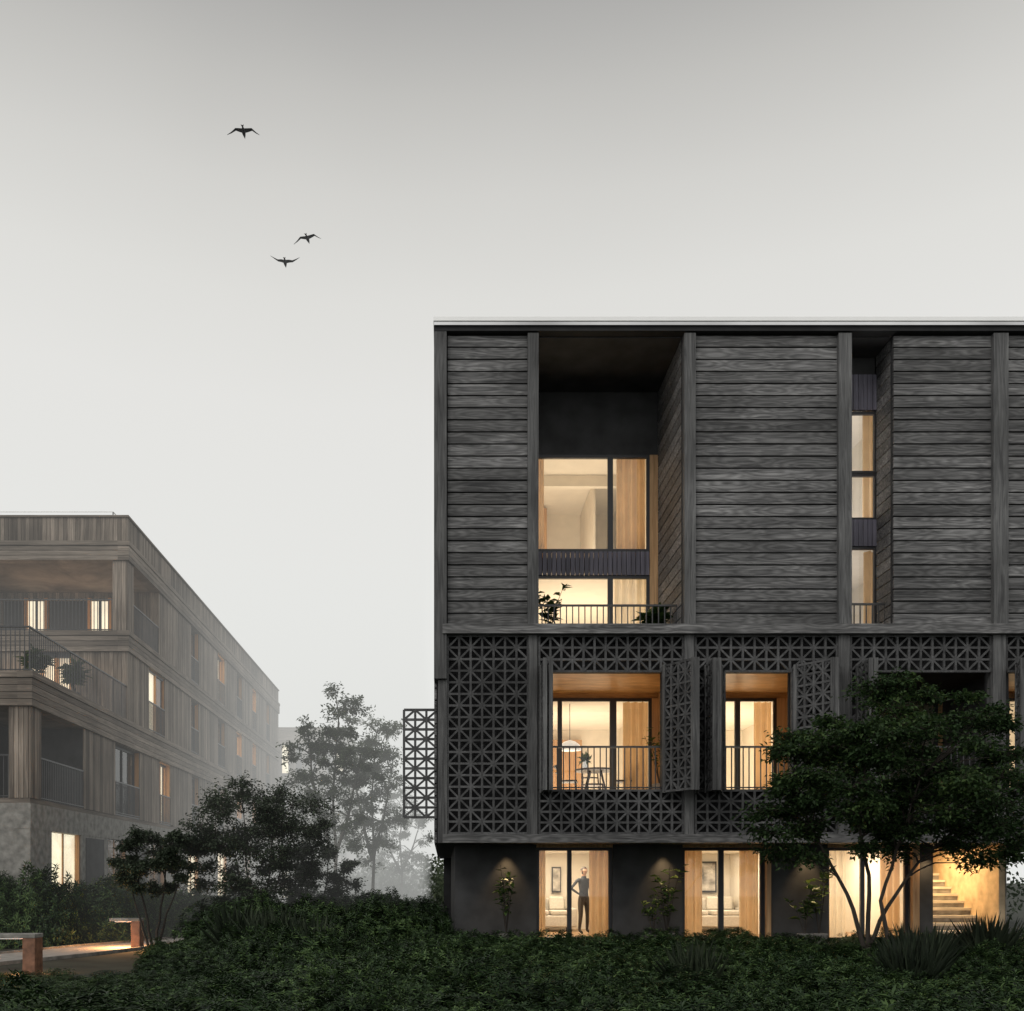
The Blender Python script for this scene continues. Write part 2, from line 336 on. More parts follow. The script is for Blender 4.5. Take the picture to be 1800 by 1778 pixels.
# --- lattice screens
mb=MB(); zl0,zl1=Z(1465),Z(1118); ot,ob=Z(1180),Z(1388)
LF=F+.03
lattice(mb,(X(787),LF,zl0),(1,0,0),X(928)-X(787),zl1-zl0,.235)
for a,b in ((948,1201),(1223,1472),(1496,1742),(1770,2130)):
    lattice(mb,(X(a),LF,ot),(1,0,0),X(b)-X(a),zl1-ot,.235)
    lattice(mb,(X(a),LF,zl0),(1,0,0),X(b)-X(a),ob-zl0-.02,.235)
ops=[(970,1165),(1275,1392),(1525,1742),(1783,2000)]
for a,b in ((948,969),(1166,1201),(1223,1274),(1393,1472),(1496,1524),(2000,2130)):
    lattice(mb,(X(a),LF,ob),(1,0,0),X(b)-X(a),ot-ob,.235)
lattice(mb,(X(709),20.35,Z(1435)),(1,0,0),X(769)-X(709),Z(1243)-Z(1435),.215,bar=.05)
def leaf(p,q,z0,z1,sol=False):
    p=Vector((p[0],p[1],z0));q=Vector((q[0],q[1],z0));U=(q-p); W=U.length
    lattice(mb,p,U,W,z1-z0,.22,bar=.045)
    U.normalize();Nn=U.cross(Vector((0,0,1)))
    for e in (0,W): mb.obox(p+U*e+Vector((0,0,(z1-z0)/2)),U*.035,Nn*.04,Vector((0,0,(z1-z0)/2+.03)),'charV')
z0s,z1s=ob-.05,ot+.08
leaf((4.55,19.9),(4.97,19.25),z0s,z1s); leaf((5.05,19.25),(5.22,19.95),z0s,z1s)
leaf((2.02,19.95),(2.02,19.3),z0s,z1s); leaf((2.14,19.3),(2.2,19.95),z0s,z1s)
leaf((5.42,19.95),(5.40,19.3),z0s,z1s); leaf((5.5,19.3),(5.72,19.95),z0s,z1s)
leaf((7.25,19.9),(7.75,19.25),z0s,z1s); leaf((7.83,19.25),(8.15,19.95),z0s,z1s)
leaf((8.55,19.95),(8.52,19.3),z0s,z1s); leaf((8.62,19.3),(8.75,19.95),z0s,z1s)
leaf((11.55,19.3),(11.8,19.9),z0s,z1s)
mb.obj('lattice_screens',B)
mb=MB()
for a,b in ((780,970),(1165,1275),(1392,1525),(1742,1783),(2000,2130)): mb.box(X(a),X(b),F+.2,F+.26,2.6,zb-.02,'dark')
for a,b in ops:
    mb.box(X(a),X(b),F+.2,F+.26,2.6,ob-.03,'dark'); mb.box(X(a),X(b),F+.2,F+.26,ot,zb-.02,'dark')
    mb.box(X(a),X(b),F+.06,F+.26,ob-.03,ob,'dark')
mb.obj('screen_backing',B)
# loggias level 2
mb=MB(); L0=ob; LC=ot+.002
for (a,b,wa,wb,vs,lit) in ((2.0,4.95,2.0,4.80,[(2.68,.10),(3.91,.15)],1),(5.3,8.5,5.55,7.68,[(6.78,.12)],1),(9.1,11.5,9.2,11.4,[(10,.1)],0),(11.75,14.5,11.9,14.4,[(13,.1)],1)):
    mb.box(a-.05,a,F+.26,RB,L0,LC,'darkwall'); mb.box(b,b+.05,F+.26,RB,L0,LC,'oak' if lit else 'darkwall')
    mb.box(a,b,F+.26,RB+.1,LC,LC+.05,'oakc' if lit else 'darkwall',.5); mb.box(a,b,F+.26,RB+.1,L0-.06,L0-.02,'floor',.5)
    window(mb,wa,wb,L0,5.83,RB,vert=vs)
    if wb<b: mb.box(wb,b,RB,RB+.1,L0,5.83,'oak')
    if wa>a: mb.box(a,wa,RB,RB+.1,L0,5.83,'darkwall')
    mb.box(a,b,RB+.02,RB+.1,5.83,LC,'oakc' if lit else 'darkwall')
    room(mb,a,b,RB+.1,27.5,L0,5.9)
railing(mb,(X(970),F+.12,0),(X(1165),F+.12,0),ob,Z(1312),.125); railing(mb,(X(1258),F+.12,0),(X(1392),F+.12,0),ob,Z(1312),.125)
railing(mb,(X(1525),F+.12,0),(X(1742),F+.12,0),ob,Z(1312)); railing(mb,(X(1783),F+.12,0),(X(2000),F+.12,0),ob,Z(1312))
curtain(mb,4.2,4.78,L0,5.8,RB+.35,'curt'); curtain(mb,7.25,7.66,L0,5.8,RB+.35,'curt'); curtain(mb,5.56,5.8,L0,5.8,RB+.35,'curtw')
mb.box(3.0,3.9,27.3,27.4,L0,5.6,'oak'); mb.box(2.05,2.5,26.3,27.4,L0,5.89,'oak'); mb.box(6.95,7.3,26.9,26.95,4.6,5.4,'frame'); mb.box(6.98,7.27,26.86,26.9,4.65,5.35,'pic')
mb.obj('loggia_rooms',B)
area('room_light',(3.4,25,L0+.06),2.2,3.5,110,WARM2,True,B); area('room_light',(6.9,25,L0+.06),2.2,3.5,130,WARM2,True,B); area('room_light',(13,25,L0+.06),2,3.5,60,WARM2,True,B)  # added floor uplights for the loggia rooms, unseen from below
area('loggia_light',(3.4,21.3,L0+.1),2.2,1.2,24,WARM,True,B); area('loggia_light',(6.5,21.3,L0+.1),1.8,1.2,15,WARM,True,B)
# --- ground floor
mb=MB(); G=21.5; gx=lambda u:ex(u,G); g1=2.36
segs=[(800,943),(1077,1200),(1345,1455),(1600,1640)]
for a,b in segs: mb.box(gx(a),gx(b),G,G+.3,0,2.42,'darkwall')
mb.box(gx(800),gx(800)+.3,G+.3,33.8,0,2.42,'darkwall')
mb.box(gx(1345),gx(1345)+.1,G-.1,G,.1,2.42,'oak'); mb.box(gx(1600)+.003,gx(1600)+.15,G-.12,G-.001,.1,2.42,'oak')
for i,(a,b,v) in enumerate(((943,1077,[(1002,.1)]),(1200,1345,[(1270,.12)]),(1455,1600,[(1520,.09)]))):
    window(mb,gx(a)+.002,gx(b)-.002,.28,g1,G+.1,vert=[(gx(q),w) for q,w in v]); mb.box(gx(a),gx(b),G,G+.3,g1,2.42,'oak'); mb.box(gx(a),gx(b),G-.4,G+.2,.15,.28,'conc')
room(mb,gx(943),gx(1130),G+.3,26.5,.3,2.36); room(mb,gx(1200)-.2,gx(1400),G+.3,26.5,.3,2.36); room(mb,gx(1455),gx(1605),G+.3,25.5,.3,2.36)
curtain(mb,gx(1040),gx(1077),.3,2.34,G+.4,'curt'); curtain(mb,gx(946),gx(962),.3,2.34,G+.4,'curt',.03,.1)
curtain(mb,gx(1203),gx(1243),.3,2.34,G+.4,'curt'); curtain(mb,gx(1458),gx(1500),.3,2.34,G+.4,'curtw');curtain(mb,gx(1560),gx(1598),.3,2.34,G+.4,'curt')
curtain(mb,gx(1310),gx(1343),.3,2.34,G+.4,'curt')
mb.box(6.9,7.45,26.4,26.45,1.3,2.15,'frame'); mb.box(6.95,7.4,26.36,26.4,1.35,2.1,'pic')
mb.box(2.95,3.2,26.4,26.45,1.3,2.0,'frame'); mb.box(2.98,3.17,26.36,26.4,1.34,1.96,'pic')
# stair
sx0,sx1=gx(1640)-.2,12.34
for i in range(10): mb.box(sx0,sx1,G+i*.29,G+3.3,.15+.165*i+.001,.15+.165*(i+1),'conc',.5); 
for i in range(10): mb.box(sx0,sx1+.001,G+i*.29-.03,G+i*.29+.27,.15+.165*(i+1)-.05,.15+.165*(i+1)+.006,'step',.9)
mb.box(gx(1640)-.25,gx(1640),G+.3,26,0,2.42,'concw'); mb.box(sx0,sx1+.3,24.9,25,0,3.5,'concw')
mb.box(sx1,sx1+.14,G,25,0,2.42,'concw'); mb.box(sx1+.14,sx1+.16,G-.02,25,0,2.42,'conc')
mb.obj('ground_floor',B)
area('room_light',(2.9,24.3,2.34),1.0,2.4,90,WARM2,False,B); area('room_light',(6.6,24.3,2.34),1.4,2.4,100,WARM2,False,B); area('room_light',(9.5,23.6,2.34),1.2,2,80,WARM2,False,B)
area('stair_light',(11.6,22.9,2.38),.8,1.6,72,WARM,False,B)
for u in (890,1165,1418,1625): spot('wall_downlight',(gx(u),G-.2,2.38),60,WARM,B)
# ================================================================== LEFT BUILDINGS
C=empty('apartment_building',(-14,45,0)); C.name='apartment_building.001'
XR=-10.6; YF=32.4; YN=24.8; YE=62.0; XL=-30
sy=lambda u:10.6*1700/(780-u)
mb=MB()
def sidewall(z0,z1,y0,y1,openings):
    cur=y0
    for a,b in sorted(openings):
        if a>cur: vboards(mb,cur,a,z0,z1,XR,'y')
        cur=b
    if cur<y1: vboards(mb,cur,y1,z0,z1,XR,'y')
def sidewin(y0,y1,z0,z1,lit,half=False,rail=True,d=.26):
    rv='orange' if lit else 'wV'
    mb.box(XR-d,XR-.045,y0-.03,y0,z0,z1,rv); mb.box(XR-d,XR-.045,y1,y1+.03,z0,z1,'orange'); mb.box(XR-d,XR-.045,y0,y1,z1,z1+.03,rv); mb.box(XR-d,XR-.01,y0,y1,z0-.04,z0,'frame')
    n=2 if y1-y0>1 else 1
    for i in range(n+1):
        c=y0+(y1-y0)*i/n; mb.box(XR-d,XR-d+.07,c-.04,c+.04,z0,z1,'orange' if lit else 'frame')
    mb.box(XR-d+.002,XR-d+.068,y0,y1,z1-.08,z1-.002,'frame')
    mb.face([(XR-d+.03,y0,z0),(XR-d+.03,y1,z0),(XR-d+.03,y1,z1),(XR-d+.03,y0,z1)],'glass')
    m='lit' if lit else 'dark'
    if lit and half: 
        mb.box(XR-d-.1,XR-d-.05,y0,y0+(y1-y0)*.55,z0,z1,'lit'); mb.box(XR-d-.1,XR-d-.06,y0+(y1-y0)*.55,y1,z0,z1,'orange')
    else: mb.box(XR-d-.12,XR-d-.08,y0-.02,y1+.02,z0,z1,m)
    if rail: railing(mb,(XR-.03,y0,0),(XR-.03,y1,0),z0,z0+1.05,.12)
o4=[(33.06,36.0),(sy(336),sy(350)),(sy(383),sy(396)),(sy(416),sy(426)),(sy(444),sy(451)),(sy(468),sy(474))]
sidewall(10.0,12.35,YF,YE,o4)
for i,(a,b) in enumerate(o4[1:]): sidewin(a,b,10.05,12.33,i in (1,3))
o3=[(sy(262),sy(290)),(sy(336),sy(350)),(sy(383),sy(396)),(sy(416),sy(426)),(sy(444),sy(451)),(sy(468),sy(474))]
sidewall(7.0,9.3,YF,YE,o3)
for i,(a,b) in enumerate(o3): sidewin(a,b,7.05,9.28,i in (0,3,4),i==0,d=.12 if i==0 else .26)
o2=[(sy(73),sy(148)),(sy(203),sy(246)),(sy(281),sy(300)),(sy(337),sy(350)),(sy(383),sy(394)),(sy(416),sy(426)),(sy(444),sy(451)),(sy(468),sy(474))]
sidewall(3.75,6.1,YN,YE,o2)
for i,(a,b) in enumerate(o2[1:]): sidewin(a,b,3.8,6.08,i in (1,4,5))
mb.obj('side_facade',C)
mb=MB()
def band(z0,z1,y0,pr=.07,n=3,mat='wHs',yend=YE):
    p=(z1-z0)/n
    for i in range(n):
        a=z0+i*p+.008; b=z0+(i+1)*p-.008; q=pr+(.03 if i==n-1 else 0)
        mb.box(XR-.3,XR+q,y0-q,yend+.05,a,b,mat); mb.box(XL,XR-.3,y0-q,y0+.3,a,b,mat)
band(12.35,13.0,YF,n=4); band(9.3,10.0,YF,n=4); band(6.1,7.0,YN,n=5)
vboards(mb,YF,YE,13.0,13.8,XR,'y'); vboards(mb,XL,XR-.05,13.0,13.8,YF,'x')
mb.box(XL,XR+.06,YF-.06,YE,13.8,13.86,'wHs')
mb.box(XL,XR-.31,YF+.31,YE,12.36,12.99,'wHs'); mb.box(XL,XR-.31,YF+.31,YE,9.31,9.99,'wHs'); mb.box(XL,XR-.31,YN+.31,YE,6.11,6.99,'wHs')
mb.box(XL,XR-1.6,36.2,YE-.05,0.01,12.4,'dark'); mb.box(XL,XR-.05,YE-.04,YE,0,13.8,'wV')
vboards(mb,-11.1,XR-.05,10.0,12.35,YF,'x'); mb.box(-11.08,XR-.05,YF+.04,33.0,10,12.35,'wV')
vboards(mb,XL,-12.2,10.0,12.35,36.0,'x'); vboards(mb,-12.2,XR-.05,10,12.35,36.0,'x')
for a,b in ((52,82),(163,193)):
    x0,x1=ex(a,36),ex(b,36); mb.box(x0,x1,35.9,35.95,10.05,12.0,'lit'); mb.box(x0-.12,x0,35.8,35.96,10.02,12.1,'orange'); mb.box(x1,x1+.12,35.8,35.96,10.02,12.1,'orange'); mb.box((x0+x1)/2-.04,(x0+x1)/2+.04,35.85,35.93,10.02,12.1,'frame')
x0,x1=ex(82,36)+.15,ex(163,36)-.15; mb.box(x0,x1,35.9,35.96,10.05,12.0,'frame'); mb.box(ex(10,36),ex(45,36),35.88,35.93,10.05,12.0,'frame')
railing(mb,(XL,YF+.02,0),(-11.12,YF+.02,0),10.0,11.05,.12); railing(mb,(XR-.03,33.1,0),(XR-.03,36,0),10.0,11.05,.12)
x0,x1=ex(44,YF),ex(124,YF)
vboards(mb,XL,x0,7.0,9.3,YF,'x'); vboards(mb,x1,XR-.05,7.0,9.3,YF,'x')
mb.box(x0,x1,YF+.35,YF+.4,7.0,9.3,'lit')
for k in range(4): c=x0+(x1-x0)*k/3; mb.box(c-.06,c+.06,YF+.1,YF+.2,7.0,9.3,'orange')
mb.box(x0,x1,YF+.1,YF+.19,9.12,9.3,'frame')
railing(mb,(XL,YN+.05,0),(XR-.05,YN+.05,0),7.0,8.15,.12); railing(mb,(XR-.05,YN+.1,0),(XR-.05,YF,0),7.0,8.15,.12)
vboards(mb,ex(15,YN),XR-.05,3.75,6.1,YN,'x'); mb.box(ex(15,YN),XR-.05,YN+.04,sy(72),3.75,6.1,'wV')
railing(mb,(XL,YN+.03,0),(ex(14,YN),YN+.03,0),3.75,4.85,.12)
mb.box(XL,-12.8,YN+2.4,YN+2.5,3.7,6.1,'darkwall'); mb.box(-12.9,-12.8,YN+2.4,36,3.7,6.1,'darkwall'); railing(mb,(XR-.03,sy(73),0),(XR-.03,sy(148),0),3.75,4.85,.12)
mb.box(-12.8,XR-.05,sy(148)+.01,sy(148)+.1,3.7,6.1,'darkwall')
mb.box(XL,XR-.02,YN+.02,YE,3.62,3.75,'wHs')
for y in np.arange(YF+.3,YE,3.0): mb.box(XR-.6,XR-.57,y,y+.03,13.8,14.1,'metal')
mb.box(XR-.6,XR-.57,YF+.3,YE,14.1,14.12,'coping'); mb.box(XL,XR-.6,YF+.3,YF+.33,14.1,14.12,'coping')
mb.obj('bands_and_loggias',C)
mb=MB()
og=[(sy(91),sy(143)),(sy(190),sy(222)),(sy(262),sy(290)),(sy(330),sy(350)),(sy(383),sy(400)),(sy(430),sy(440))]
cur=YN
for a,b in og: mb.box(XR-.4,XR,cur,a,0,2.96,'conc'); cur=b
mb.box(XR-.4,XR,cur,YE,0,2.96,'conc'); mb.box(XR-.4,XR+.01,YN-.01,YE,2.96,3.62,'conc'); mb.box(XL,XR-.4,YN,YN+.4,0,3.62,'conc')
for a,b in ((143,188),(222,262)): mb.box(XR,XR+.02,sy(a)+.35,sy(b)-.3,0,2.9,'darkwall')
for i,(a,b) in enumerate(og):
    dd=XR-.1
    mb.box(dd-.05,dd,a-.01,a+.08,0.1,2.95,'orange'); mb.box(dd-.05,dd+.06,b-.08,b+.01,.1,2.95,'orange'); mb.box(dd-.04,dd-.01,(a+b)/2-.04,(a+b)/2+.04,.1,2.95,'orange')
    if i in (0,3,4): 
        for q in range(14):
            y0=a+(b-a)*q/14; mb.face([(dd-.1-.05*(q%2),y0,.1),(dd-.1-.05*((q+1)%2),y0+(b-a)/14,.1),(dd-.1-.05*((q+1)%2),y0+(b-a)/14,2.95),(dd-.1-.05*(q%2),y0,2.95)],'lit')
    else: mb.box(dd-.2,dd-.15,a,b,.1,2.95,'orange')
    mb.face([(dd-.02,a,.1),(dd-.02,b,.1),(dd-.02,b,2.95),(dd-.02,a,2.95)],'glass')
mb.obj('ground_floor',C)
area('loggia_light',(-13.5,34.3,10.1),3.5,2,26,(1,.66,.42),True,C)
area('terrace_light',(-13.2,YF-.9,9.2),2.4,.3,24,(1,.66,.40),False,C)
# far building
D=empty('apartment_building',(-12,80,0)); D.name='apartment_building.002'
mb=MB(); YD=76
x1=ex(605,YD); x0=-24
for z in (0,3.6,7,10): mb.box(x0,x1,YD,YD+20,z,z+2.4,'wV'); 
for z in (2.4,6.0,9.4,12.4): mb.box(x0-.1,x1+.1,YD-.15,YD+20.1,z,z+1.2 if z<3 else z+(1.0 if z<9 else .7 if z<12 else 1.3),'wHs')
for z in (.3,3.7,7.1,10.1):
    for u,l in ((496,1),(520,0),(545,0),(575,0),(592,1)):
        c=ex(u,YD); mb.box(c,c+.5,YD-.05,YD+.02,z,z+2.2,'lit' if l and z>8 or (l and z<1) else 'frame'); mb.box(c-.1,c,YD-.1,YD+.02,z,z+2.25,'wV'); mb.box(c+.5,c+.6,YD-.1,YD+.02,z,z+2.25,'wV')
mb.obj('facade',D)
# ================================================================== GROUND / PATH
mb=MB(); mb.face([(-600,-60,0),(600,-60,0),(600,900,0),(-600,900,0)],'soil'); mb.obj('ground')
mb=MB()
pp=[(-14,16.6),(-11,17.4),(-9.4,18.8),(-8.6,21.0),(-8.0,23.2),(-7.0,25.3),(-6.2,28),(-5.8,33),(-5.5,38),(-5.2,50),(-5,70)]
ps=[]
for i,p in enumerate(pp):
    a=Vector(pp[max(0,i-1)]);b=Vector(pp[min(len(pp)-1,i+1)]);d=(b-a).normalized();n=Vector((-d.y,d.x));ps.append((Vector(p)+n*1.0,Vector(p)-n*1.0))
for (a,b),(c,d) in zip(ps,ps[1:]):
    mb.face([(b.x,b.y,.03),(d.x,d.y,.03),(c.x,c.y,.03),(a.x,a.y,.03)],'path')
    for s,e in ((a,c),(b,d)):
        U=(e-s); c3=(s+e)/2; U3=Vector((U.x/2,U.y/2,0)); n3=Vector((-U.y,U.x,0)).normalized()*.04
        mb.obox(Vector((c3.x,c3.y,.035)),U3,n3,Vector((0,0,.035)),'conc')
mb.obj('path')
def pathlamp(x,y,pw):
    P=empty('path_lamp',(x,y,0)); mb=MB()
    mb.box(x-.09,x+.12,y-.16,y+.16,0,.66,'lamplit'); mb.box(x-.60,x+.125,y-.17,y+.17,.66,.73,'conc'); mb.box(x-.5,x-.14,y-.1,y+.1,.64,.659,'white')
    mb.obj('post_and_head',P,bevel=.01); area('lamp_light',(x-.33,y,.63),.3,.2,pw,(1,.46,.16),False,P)
pathlamp(-6.9,16.2,30); pathlamp(-7.3,23.0,75)
# ================================================================== VEGETATION
def tree(name,base,stems,crown_c,crown_r,K,clr,twigs,lpt,ls,lmat,tr,bark='bark',flat=.6,seed=1,extra=()):
    random.seed(seed); E=empty(name,base); bx,by,bz=base; mb=MB(); ends=[]
    for st in stems:
        pts=[Vector((bx+p[0],by+p[1],bz+p[2])) for p in st]; fine=[]
        for a,b in zip(pts,pts[1:]):
            for k in range(3): fine.append(a.lerp(b,k/3)+Vector((random.uniform(-1,1),random.uniform(-1,1),0))*.02)
        fine.append(pts[-1]); n=len(fine); mb.tube(fine,[tr*(1-.72*i/(n-1)) for i in range(n)],bark,8)
        for q in fine[n//2:]: ends.append(q)
    cl=[]; tries=0
    while len(cl)<K and tries<4000:
        tries+=1
        p=Vector((random.uniform(-1,1),random.uniform(-1,1),random.uniform(-1,1)))
        if p.length>1: continue
        q=Vector((bx+crown_c[0]+p.x*crown_r[0],by+crown_c[1]+p.y*crown_r[1],bz+crown_c[2]+p.z*crown_r[2]))
        if all((q-c).length>clr*.8 for c in cl): cl.append(q)
    cl+= [Vector((bx+e[0],by+e[1],bz+e[2])) for e in extra]
    P=[];Dn=[]
    for c in cl:
        below=[e for e in ends if e.z<c.z-.1] or ends
        s=min(below,key=lambda e:(e-c).length+ .3*abs(e.z-c.z)); mid=s.lerp(c,.5)+Vector((0,0,.10*(c-s).length))+Vector((random.uniform(-.1,.1),random.uniform(-.1,.1),0))
        L=(c-s).length; r0=min(tr*.38,.012+.02*L)
        mb.tube([s,s.lerp(mid,.5)+Vector((0,0,.02)),mid,mid.lerp(c,.55),c],[r0,r0*.8,r0*.65,r0*.45,r0*.25],bark,5)
        rr=clr*random.uniform(.6,1.3)
        for _ in range(twigs):
            v=Vector((random.gauss(0,1),random.gauss(0,1),random.gauss(0,1))).normalized()*rr*random.uniform(.45,1.2); v.z*=flat
            e=c+v; mb.tube([c.lerp(e,.05),c.lerp(e,.5)+Vector((0,0,.03)),e],[.007,.005,.002],bark,3)
            for _ in range(lpt):
                t=random.uniform(.35,1.1); q=c+v*t; sp=rr*.16
                P.append((q.x+random.gauss(0,sp),q.y+random.gauss(0,sp),q.z+random.gauss(0,sp*.7)))
                Dn.append((v.x/rr+random.gauss(0,.6),v.y/rr+random.gauss(0,.6),random.gauss(-.15,.45)))
    mb.obj('trunk_and_branches',E,smooth=True)
    P=np.array(P);Dn=np.array(Dn);n=len(P); up=np.tile([0,0,1.0],(n,1))+rng.normal(0,.35,(n,3))
    leafobj('foliage',P,Dn,up,ls*rng.uniform(.7,1.3,n),ls*.55*rng.uniform(.8,1.2,n),lmat,E); return E
ty=15.2; tb=(ex(1528,ty),ty,0)
tree('maple_tree',tb,[[(0,0,0),(-.1,0,.7),(-.32,.1,1.4),(-.7,.2,2.2),(-1.1,.2,3.0)],[(.03,0,0),(.0,.1,.8),(.05,.1,1.7),(-.1,.2,2.6),(.1,.2,3.9)],[(.1,0,0),(.25,-.1,.6),(.12,-.1,1.3),(.4,-.1,2.1),(.8,0,3.2)],[(.15,.05,0),(.0,.1,.55),(.3,0,1.2),(.8,.1,1.9),(1.6,.1,2.6)]],
  (.5,0,3.25),(2.0,1.4,1.35),92,.38,24,19,.078,'leafT',.045,flat=.45,seed=3,extra=[(-1.55,0,2.35),(-1.35,.2,2.05),(2.4,0,2.3),(2.6,.2,3.2),(-1.3,.1,3.2),(-.6,0,4.1),(.9,0,4.5),(.1,.1,4.65),(2.2,0,2.0),(-1.0,0,2.0),(1.7,0,1.9),(-1.65,0,2.7),(1.9,0,4.1),(-1.1,.1,3.7),(.5,0,4.75),(1.5,0,4.5)])
def dtree(u,y,h,w,seed,nm='hawthorn_tree',mat='leafD',K=40,cz=.56,rz=.38):
    b=(ex(u,y),y,0)
    tree(nm,b,[[(0,0,0),(-.1,0,h*.2),(-.3,0,h*.45),(-.4,.1,h*.75)],[(.08,0,0),(.15,0,h*.2),(.3,0,h*.5),(.35,0,h*.8)],[(.1,.1,0),(.3,.1,h*.25),(.6,.1,h*.5)],[(-.1,.1,0),(-.3,.1,h*.2),(-.6,.1,h*.5)]],
     (0,0,h*cz),(w/2,w/2.4,h*rz),K,.40*w/3,22,22,.085,mat,.035,seed=seed,flat=.7)
dtree(455,24,4.4,3.5,11,K=60); dtree(268,22.5,3.3,1.8,12,K=30,cz=.66,rz=.30); dtree(555,27,3.2,2.2,17,K=30)
def birch(u,y,h,w,seed,K=38):
    b=(ex(u,y),y,0)
    tree('birch_tree',b,[[(0,0,0),(.05,0,h*.3),(-.05,0,h*.55),(.15,0,h*.85)],[(0,0,h*.28),(-.25*w/2,0,h*.42),(-.5*w/2,0,h*.6),(-.55*w/2,.1,h*.75)],[(.03,0,h*.3),(.3*w/2,0,h*.45),(.5*w/2,0,h*.62)]],(0,0,h*.62),(w/2,w/2.2,h*.38),K,.42,14,15,.12,'leafB',.075,bark='barkf',seed=seed,flat=.75)
birch(588,33,8.5,3.1,21,62); birch(655,36,8.4,2.5,22,50); birch(705,50,7.0,3.6,23,34); birch(545,46,6.0,2.6,24,22)
birch(640,70,5,5,25,30)
n=26000; P=[];
for k in range(60):
    cx=random.uniform(-9,3); cy=random.uniform(48,95); r=random.uniform(.8,2.0); hz=random.uniform(.8,2.6)
    if cx<-7 and cy<66: cx=-4
    m=n//60; v=rng.normal(0,1,(m,3)); v/=np.linalg.norm(v,axis=1,keepdims=True); v*=rng.uniform(.6,1.05,(m,1)); P.append(v*np.array([r,r,hz*.6])+np.array([cx,cy,hz*.7]))
P=np.concatenate(P); nn=len(P); leafobj('distant_trees',P,rng.normal(0,1,(nn,3)),rng.normal(0,1,(nn,3)),rng.uniform(.18,.34,nn),rng.uniform(.12,.2,nn),'leafB')
P=[]
for k in range(40):
    cx=random.uniform(12,22); cy=random.uniform(36,50); r=random.uniform(.8,2.0); hz=random.uniform(1,3); m=400; v=rng.normal(0,1,(m,3)); v/=np.linalg.norm(v,axis=1,keepdims=True); P.append(v*np.array([r,r,hz*.6])+np.array([cx,cy,hz*.6]))
P=np.concatenate(P); nn=len(P); leafobj('hedge',P,rng.normal(0,1,(nn,3)),rng.normal(0,1,(nn,3)),rng.uniform(.15,.25,nn),rng.uniform(.1,.16,nn),'leafD')
# shrubs
def shrubmesh(i,shoots,llen,spread=.5,h=.75,wr=.34):
    P=[];Dn=[];U=[];L=[]
    for _ in range(shoots):
        th=random.uniform(0,6.283); ph=math.acos(random.uniform(0,1)); rr=random.uniform(.55,1.18)
        c=np.array([math.sin(ph)*math.cos(th)*spread*rr,math.sin(ph)*math.sin(th)*spread*rr,math.cos(ph)*h*rr*.95+.04])
        ax=np.array([math.sin(ph)*math.cos(th)*.8,math.sin(ph)*math.sin(th)*.8,.75]); ax/=np.linalg.norm(ax)
        t1=np.cross(ax,[.3,.5,.1]); t1/=np.linalg.norm(t1); t2=np.cross(ax,t1); k=random.randint(7,11); s=random.uniform(.7,1.25)
        for j in range(k):
            a=2.4*j+random.uniform(-.3,.3); el=.15+.75*j/k+random.uniform(-.15,.15)
            d=(t1*math.cos(a)+t2*math.sin(a))*math.cos(el)+ax*math.sin(el)
            P.append(c-ax*(.06*(1-j/k)));Dn.append(d);U.append(ax);L.append(llen*s*random.uniform(.75,1.1)*(1-.35*j/k))
    L=np.array(L); o=leafobj('shrub_leaves_%d'%i,np.array(P),np.array(Dn),np.array(U),L,L*wr,'leafS',droop=.18); me=o.data; bpy.data.objects.remove(o); return me
random.seed(5)
SM=[shrubmesh(0,260,.085),shrubmesh(1,230,.095),shrubmesh(2,300,.07,wr=.5),shrubmesh(3,190,.115,h=.85,wr=.28),shrubmesh(4,280,.075,wr=.55),shrubmesh(5,360,.058,wr=.5)]
SH=empty('shrub_bed',(0,12,0)); cnt=0
def shrub(x,y,s,sz,parent,k=None):
    global cnt; cnt+=1
    if k is None: k=int(2.999*(.5+.5*math.sin(x*.8+1.7*math.sin(y*.6)))+random.uniform(0,3)) ; 
    o=bpy.data.objects.new('shrub_%d'%cnt,SM[k%6]); o.location=(x,y,0); o.scale=(s,s,sz); o.rotation_euler=(random.uniform(-.1,.1),random.uniform(-.1,.1),random.uniform(0,6.28)); scene.collection.objects.link(o); par(o,parent)
def noise2(x,y): return math.sin(x*1.3+.7*y)+math.sin(y*1.1-x*.6+2)+.6*math.sin(x*2.9+y*2.3)
y=4.6
while y<20.2:
    x=-.55*y-1.0
    while x<.66*y+1.2:
        xx=x+random.uniform(-.2,.2); yy=y+random.uniform(-.2,.2); ok=True
        if yy>11.0 and xx<-.27*yy: ok=False
        if ok:
            hh=.62+.13*noise2(xx,yy)+random.uniform(-.14,.17)
            if xx<-1.5 and yy>12: hh+=.26*min(1,(yy-12)/5)
            if xx>0: hh=min(hh,.86 if yy<13 else .76)
            if yy>17.5 and xx>0: hh=min(hh,.68)
            if yy>8 and xx<-.22*yy: hh=min(hh,.52)
            shrub(xx,yy,random.uniform(.75,1.2),max(.3,hh),SH)
        x+=.56
    y+=.53
HB=empty('hedge',(-5,25,0)); HB.name='hedge.001'
for k in range(230):
    yy=random.uniform(20,34); xx=random.uniform(-.255*yy,-.3)
    if yy>24 and abs(xx-(-6.6+ (yy-26)*.12))<1.0: continue
    shrub(xx,yy,random.uniform(1,1.6),random.uniform(1.0,1.5),HB)
for k in range(60):
    yy=random.uniform(23.4,24.6); xx=random.uniform(-12.5,-9.4)
    shrub(xx,yy,random.uniform(1,1.4),random.uniform(1.5,2.1),HB)
for k in range(70):
    yy=random.uniform(25,30); xx=random.uniform(-10.2,-8.6+(yy-25)*.3)
    shrub(xx,yy,random.uniform(1,1.4),random.uniform(1.3,1.9),HB)
